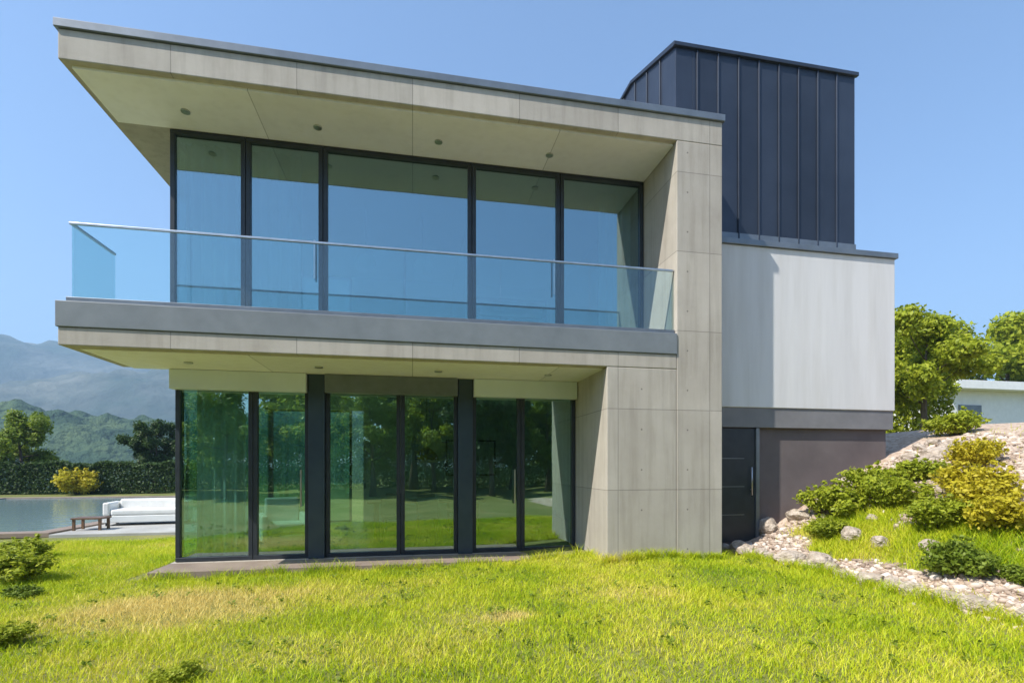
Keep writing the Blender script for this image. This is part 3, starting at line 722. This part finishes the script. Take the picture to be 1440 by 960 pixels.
hedge(12.5, 19.0, 15.6, 2.5, 1.4, M_L_BRIGHT, 'bright green hedge on the crest between the white wing and the garage', 81, 2.35)
TL = [
 (0, -22.9, 35.6, .80, 'green tree at the left edge of the picture beyond the pool'),
 (2, -16.4, 37.0, .62, 'dark tree beyond the hedge close to the left corner of the house'),
 (2, -38, 44.0, .60, 'small dark tree at the left edge beyond the hedge'),
]
for i, (k_, x, y, s, lab) in enumerate(TL):
    o = tr_m.get(k_); place(o, x, y, s, i*1.9); tag(o, lab, 'tree', 'trees beyond the pool')
# garden trees across the lawn, behind the viewer: they stand in the glazing's reflection
BT = [(-17, -9, 1.0, 0), (-12.5, -13, 1.15, 1), (-9.0, -9.0, .9, 0), (-5.6, -12, 1.1, 1), (-2.0, -9.5, .95, 0), (1.2, -13, 1.2, 1), (4.2, -9.5, .9, 2), (8.0, -12, 1.1, 0), (11.5, -9, .9, 1), (15.5, -11, 1.1, 0), (-22, -14, 1.2, 2), (-15, -16, 1.3, 2), (-7, -17, 1.35, 2), (0, -18, 1.35, 2), (7, -17, 1.35, 2), (14, -17, 1.3, 2)]
hedge(-26, 26, -20.5, 3.4, 1.4, M_L_MID, 'tall green hedge across the lawn opposite the house, mirrored in the glazing', 66)
for i, (x, y, s, k_) in enumerate(BT):
    o = tr_m.get(k_); place(o, x, y, s, i*1.1, None, 0); row_ = BT[:10] if i < 10 else [b_ for b_ in BT[10:]]
    rk = sorted(row_, key=lambda b_: b_[0]).index(BT[i])
    tag(o, '%s tree from the left in the %s row mirrored in the ground floor glass' % (ORD[rk], 'nearer' if i < 10 else 'farther'), 'tree', 'trees mirrored in the glazing')

# ---- left background
hedge(-46, -11, 34.0, 1.75, 1.0, M_L_DARK, 'long dark clipped hedge closing the garden beyond the pool', 61)
hy = make_shrub('flowering_shrub', 71, .9, 1.2, M_L_GOLD, .06, 5200)
place(hy, -18.6, 32.9, 1.25, 0, 1.2); tag(hy, 'yellow flowering bush in front of the dark hedge beyond the pool', 'shrub')
# pool
M_WAT, t, out = mat('pool_water')
p = N(t, 'ShaderNodeBsdfPrincipled', Roughness=.04); p.inputs['Base Color'].default_value = (.20, .29, .30, 1); p.inputs['IOR'].default_value = 1.33
nw = N(t, 'ShaderNodeTexNoise', Scale=3.0, Detail=4); bp = N(t, 'ShaderNodeBump', Strength=.35, Distance=.04)
gg = t.nodes.new('ShaderNodeNewGeometry'); t.links.new(gg.outputs['Position'], nw.inputs[0]); t.links.new(nw.outputs[0], bp.inputs['Height']); t.links.new(bp.outputs[0], p.inputs['Normal']); t.links.new(p.outputs[0], out.inputs[0])
PX0, PX1, PY0, PY1 = -19.0, -8.5, 13.8, 28.5
wt = MB().box(PX0, PX1, PY0, PY1, .02, .06).build('water', M_WAT); tag(wt, kind='structure')
cp = MB(); 
cp.box(PX0-.4, PX1+.4, PY0-.4, PY0, .0, .11).box(PX0-.4, PX1+.4, PY1, PY1+.4, .0, .11).box(PX0-.4, PX0, PY0, PY1, .0, .109).box(PX1, PX1+.4, PY0, PY1, .0, .109)
o = cp.build('pool_edge', M_TILE, None, .01); tag(o, kind='structure')
o = MB().box(-8.05, -4.6, 13.3, 21.5, -.1, .075).build('path', surface('pale_paving', [(.3, (.30, .29, .27)), (.7, (.42, .41, .38))], 1.5, 7, .8, .2, 30), None, .01); tag(o, kind='structure')
def sofa(x, y, rz, wd, label):
    a = empty('outdoor_sofa', (x, y, .075), rz); tag(a, label, 'sofa')
    def pt(nm, bx, m, bev): q = MB().box(*bx).build(nm, m, None, bev, 4); q.parent = a
    h_ = wd/2
    pt('base', (-h_, h_, -.4, .4, .08, .26), M_WHITEP, .02)
    n = 3 if wd > 1.9 else 1
    for i in range(n):
        x0 = -h_+.16+(wd-.32)*i/n; x1 = x0+(wd-.32)/n
        pt('seat_cushion', (x0+.006, x1-.006, -.4, .22, .262, .42), M_CUSH, .05)
        pt('back_cushion', (x0+.006, x1-.006, .222, .40, .262, .66), M_CUSH, .06)
    pt('armrest', (-h_, -h_+.15, -.4, .4, .262, .6), M_CUSH, .04); pt('armrest', (h_-.15, h_, -.4, .4, .262, .6), M_CUSH, .04)
    for sx in (-1, 1):
        for sy in (-1, 1): pt('leg', (sx*(h_-.08)-.03, sx*(h_-.08)+.03, sy*.33-.03, sy*.33+.03, 0, .079), M_FRAME, .003)
sofa(-6.95, 15.4, R(8), 1.85, 'white three seat outdoor sofa on the paving between pool and house')
lt = empty('coffee_table', (-7.7, 14.1, .075)); tag(lt, 'low wooden coffee table in front of the white outdoor sofa', 'table')
MB().box(-8.0, -7.35, 13.95, 14.4, .34, .38).build('tabletop', M_WOOD, lt, .005)
for sx in (-7.95, -7.4):
    for sy in (14.0, 14.35): MB().box(sx-.025, sx+.025, sy-.025, sy+.025, .075, .339).build('leg', M_WOOD, lt)

# ---- neighbour's white garage on the crest at the right
gz0 = 2.45
gr_ = empty('white_garage', (28, 21, gz0)); tag(gr_, 'low white garage with a flat overhanging roof on the crest at the right', 'garage')
MB().box(25.4, 33.0, 20.0, 26.0, gz0-1.5, gz0+2.8).build('wall', M_WHITEP, gr_, .01)
MB().box(24.9, 33.4, 19.4, 26.4, gz0+2.805, gz0+3.2).build('roof', M_WHITEP, gr_, .01)
gd = MB().box(25.7, 27.0, 19.93, 19.997, gz0-.1, gz0+2.1).build('door', M_COPE, gr_, .005)
MB().tube([(26.8, 19.88, gz0+.85), (26.8, 19.88, gz0+1.15)], [.015]*2, 8).build('handle', M_STEEL, gd)

# ------------------------------------------------------------------ grass on the lawn (uncountable)
rs = np.random.RandomState(5)
def grass(name, n, x0, x1, y0, y1, hmin, hmax, wd, m, label, mask=None, pts=None):
    px_ = x0+(x1-x0)*rs.rand(n); py_ = y0+(y1-y0)*rs.rand(n)
    if pts is not None: px_, py_ = pts; n = len(px_)
    keep = np.ones(n, bool)
    fo = 5.62+.35*np.sin(py_*.55+.4)
    if pts is None: keep &= px_ < fo + .15*rs.normal(size=n)
    keep &= ~((px_ > -4.0) & (px_ < XR1+.05) & (py_ > YF+.70)) & ~((px_ > 2.88) & (px_ < XR1) & (py_ > YF-.02))
    # view wedge
    Yc = px_*.191+py_*.982; Xc = px_*.982-py_*.191
    keep &= (Yc > 2.6) & (np.abs(Xc) < Yc*1.15+.3)
    if mask is not None: keep &= mask(px_, py_)
    px_, py_ = px_[keep], py_[keep]; n = len(px_)
    z = height(px_, py_)
    hh = hmin+(hmax-hmin)*rs.rand(n)**1.4
    cl = .5+.5*np.sin(px_*2.3+1.3*np.sin(py_*1.7))*np.cos(py_*2.9+px_); hh *= .75+.55*cl
    a = rs.rand(n)*6.283; dx, dy = np.cos(a)*wd, np.sin(a)*wd
    lx, ly = rs.normal(size=n)*hh*.55, rs.normal(size=n)*hh*.55
    base = np.stack([px_, py_, z-.005], 1)
    o1 = np.stack([dx, dy, 0*dx], 1)*(.7+.6*rs.rand(n))[:, None]; ln = np.stack([lx, ly, hh], 1)
    V = np.stack([base-o1, base+o1, base+o1*.7+ln*[.35, .35, .6], base-o1*.7+ln*[.35, .35, .6], base+ln], 1).reshape(-1, 3)
    i = np.arange(n)*5
    F4 = np.stack([i, i+1, i+2, i+3], 1); F3 = np.stack([i+3, i+2, i+4], 1)
    loops = np.concatenate([F4.ravel(), F3.ravel()])
    me = bpy.data.meshes.new(name); me.vertices.add(len(V)); me.vertices.foreach_set('co', V.ravel().astype(np.float32))
    me.loops.add(len(loops)); me.loops.foreach_set('vertex_index', loops)
    me.polygons.add(2*n); me.polygons.foreach_set('loop_start', np.concatenate([np.arange(n)*4, n*4+np.arange(n)*3])); me.polygons.foreach_set('loop_total', np.concatenate([np.full(n, 4), np.full(n, 3)]))
    me.update(calc_edges=True); me.materials.append(m)
    o = link(bpy.data.objects.new(name, me)); tag(o, label, 'grass', kind='stuff'); return o
def grassmat():
    m, t, out = mat('grass_blades'); L = t.links.new
    geo = t.nodes.new('ShaderNodeNewGeometry')
    n1 = N(t, 'ShaderNodeTexNoise', Scale=.55, Detail=5, Roughness=.6); L(geo.outputs['Position'], n1.inputs[0])
    a = t.nodes.new('ShaderNodeMath'); a.operation = 'MULTIPLY_ADD'; a.inputs[1].default_value = .30; L(geo.outputs['Random Per Island'], a.inputs[0])
    b = t.nodes.new('ShaderNodeMath'); b.operation = 'SUBTRACT'; b.inputs[1].default_value = .15; L(n1.outputs[0], b.inputs[0]); L(b.outputs[0], a.inputs[2])
    last = a.outputs[0]                               # worn, dry patches of turf
    for cx, cy, rx, ry, am in ((-2.5, 6.5, 2.0, 1.15, .34), (1.0, 5.2, .38, .2, .40), (-.3, 4.6, 1.6, .7, .10), (4.9, 6.8, .7, .5, .12)):
        mp = N(t, 'ShaderNodeMapping', Location=(-cx/rx, -cy/ry, 0), Scale=(1/rx, 1/ry, 0)); L(geo.outputs['Position'], mp.inputs[0])
        ln = t.nodes.new('ShaderNodeVectorMath'); ln.operation = 'LENGTH'; L(mp.outputs[0], ln.inputs[0])
        mr = t.nodes.new('ShaderNodeMapRange'); mr.interpolation_type = 'SMOOTHSTEP'; mr.inputs['From Min'].default_value = 1.15; mr.inputs['From Max'].default_value = .2
        mr.inputs['To Min'].default_value = 0; mr.inputs['To Max'].default_value = am; L(ln.outputs['Value'], mr.inputs['Value'])
        s_ = t.nodes.new('ShaderNodeMath'); s_.operation = 'ADD'; L(last, s_.inputs[0]); L(mr.outputs[0], s_.inputs[1]); last = s_.outputs[0]
    col = ramp(t, last, [(.24, (.22, .36, .008)), (.42, (.46, .56, .014)), (.60, (.66, .66, .035)), (.80, (.82, .66, .22))])
    p = N(t, 'ShaderNodeBsdfPrincipled', Roughness=.55); p.inputs['Specular IOR Level'].default_value = .25
    tl = t.nodes.new('ShaderNodeBsdfTranslucent'); L(col, p.inputs['Base Color']); L(col, tl.inputs[0])
    ms = t.nodes.new('ShaderNodeMixShader'); ms.inputs[0].default_value = .35; L(p.outputs[0], ms.inputs[1]); L(tl.outputs[0], ms.inputs[2])
    L(ms.outputs[0], out.inputs[0]); return m
M_GR = grassmat()
grass('grass', 620000, -12, 6.5, 2, 12.5, .03, .085, .0035, M_GR, 'short bright yellow green lawn grass with dry tan patches')

def bank_mask(x, y):
    g = gravel_amount(x, y); return g < .45
_rs_state = rs
def grass_on_bank():
    n = 150000; x = 5.9+6*rs.rand(n); y = 2.5+6*rs.rand(n)
    d = x-(5.62+.35*np.sin(y*.55+.4))
    keep = (gravel_amount(x, y) + .25*rs.normal(size=n) < .4) & (d > .3) & (y < 7.95)
    return x[keep], y[keep]
gxb, gyb = grass_on_bank()
grass('meadow_grass', 0, 0, 1, 0, 1, .05, .16, .0045, M_GR, 'longer yellow green grass growing between the stones on the bank', pts=(gxb, gyb))

# loose gravel on the bank (uncountable): real little stones over the gravel soil
def gravel():
    bm = bmesh.new(); bmesh.ops.create_icosphere(bm, subdivisions=1, radius=1)
    bv = np.array([v.co[:] for v in bm.verts]); bf = np.array([[v.index for v in f.verts] for f in bm.faces]); bm.free()
    n = 30000; x = 5.4+5.2*rs.rand(n); y = 2.3+5.7*rs.rand(n)
    keep = (gravel_amount(x, y) + .2*rs.normal(size=n) > .5); x, y = x[keep], y[keep]; n = len(x)
    sz = .012+.045*rs.rand(n)**3.2
    V = bv[None]*(1+.28*rs.normal(size=(n, 12, 1)))*sz[:, None, None]*np.stack([.8+.5*rs.rand(n), .8+.5*rs.rand(n), .5+.3*rs.rand(n)], 1)[:, None]
    V[:, :, 0] += x[:, None]; V[:, :, 1] += y[:, None]; V[:, :, 2] += (height(x, y)+sz*.2)[:, None]
    F = (bf[None]+(np.arange(n)*12)[:, None, None]).reshape(-1)
    me = bpy.data.meshes.new('gravel'); me.vertices.add(n*12); me.vertices.foreach_set('co', V.reshape(-1).astype(np.float32))
    me.loops.add(len(F)); me.loops.foreach_set('vertex_index', F); k = len(F)//3
    me.polygons.add(k); me.polygons.foreach_set('loop_start', np.arange(k)*3); me.polygons.foreach_set('loop_total', np.full(k, 3)); me.update(calc_edges=True)
    m, t, out = mat('gravel_stones'); L = t.links.new
    g = t.nodes.new('ShaderNodeNewGeometry'); c = ramp(t, g.outputs['Random Per Island'], [(0, (.26, .19, .14)), (.4, (.44, .34, .26)), (.75, (.56, .46, .37)), (1, (.70, .62, .54))])
    p = N(t, 'ShaderNodeBsdfPrincipled', Roughness=.9); L(c, p.inputs['Base Color']); L(p.outputs[0], out.inputs[0])
    me.materials.append(m); tag(link(bpy.data.objects.new('gravel', me)), 'loose tan and pinkish gravel stones covering the bank', 'gravel', kind='stuff')
gravel()
# taller fringe of grass the mower leaves along walls, step and boulders
fx, fy = [], []
for (x0, y0, x1, y1, q) in ((2.85, YF-.03, XR1+.05, YF-.03, 2600), (-3.75, YF+.70, 2.86, YF+.70, 2200), (2.86, YF, 2.86, YG, 300)):
    u = rs.rand(q); u = u[np.sin(u*37)+.6*np.sin(u*91+1) > -.55]; fx.append(x0+(x1-x0)*u+.025*rs.normal(size=len(u))); fy.append(y0+(y1-y0)*u-.03*np.abs(rs.normal(size=len(u))))
u = 2.2+5.2*rs.rand(4200); fx.append(5.62+.35*np.sin(u*.55+.4)+.02+.05*rs.normal(size=len(u))); fy.append(u)
fx = np.concatenate(fx); fy = np.concatenate(fy)
grass('edge_grass', 0, 0, 1, 0, 1, .08, .19, .004, M_GR, 'longer uncut grass fringe along the house base and the boulders', pts=(fx, fy))
# broad leaved weeds low in the turf
def weeds():
    k = 230; cx = -6+11.3*rs.rand(k); cy = 2.6+5.2*rs.rand(k)
    keep = (cx < 5.3) & ~((cx > -4) & (cy > YF+.5)) & ~((cx > 2.8) & (cy > YF-.15)); cx, cy = cx[keep], cy[keep]; m_ = 14
    X_ = np.repeat(cx, m_); Y_ = np.repeat(cy, m_); r_ = np.abs(rs.normal(size=len(X_)))*.045; a = rs.rand(len(X_))*6.283
    X_ = X_+r_*np.cos(a); Y_ = Y_+r_*np.sin(a)
    P = np.stack([X_, Y_, height(X_, Y_)+.03+.045*rs.rand(len(X_))], 1); Q = np.zeros_like(P); Q[:, 2] = 1.6
    tag(link(bpy.data.objects.new('weeds', leafmesh('weeds', P, Q, .018, M_L_MID, rs, .7))), 'broad leaved weeds scattered low through the lawn', 'weeds', kind='stuff')
weeds()
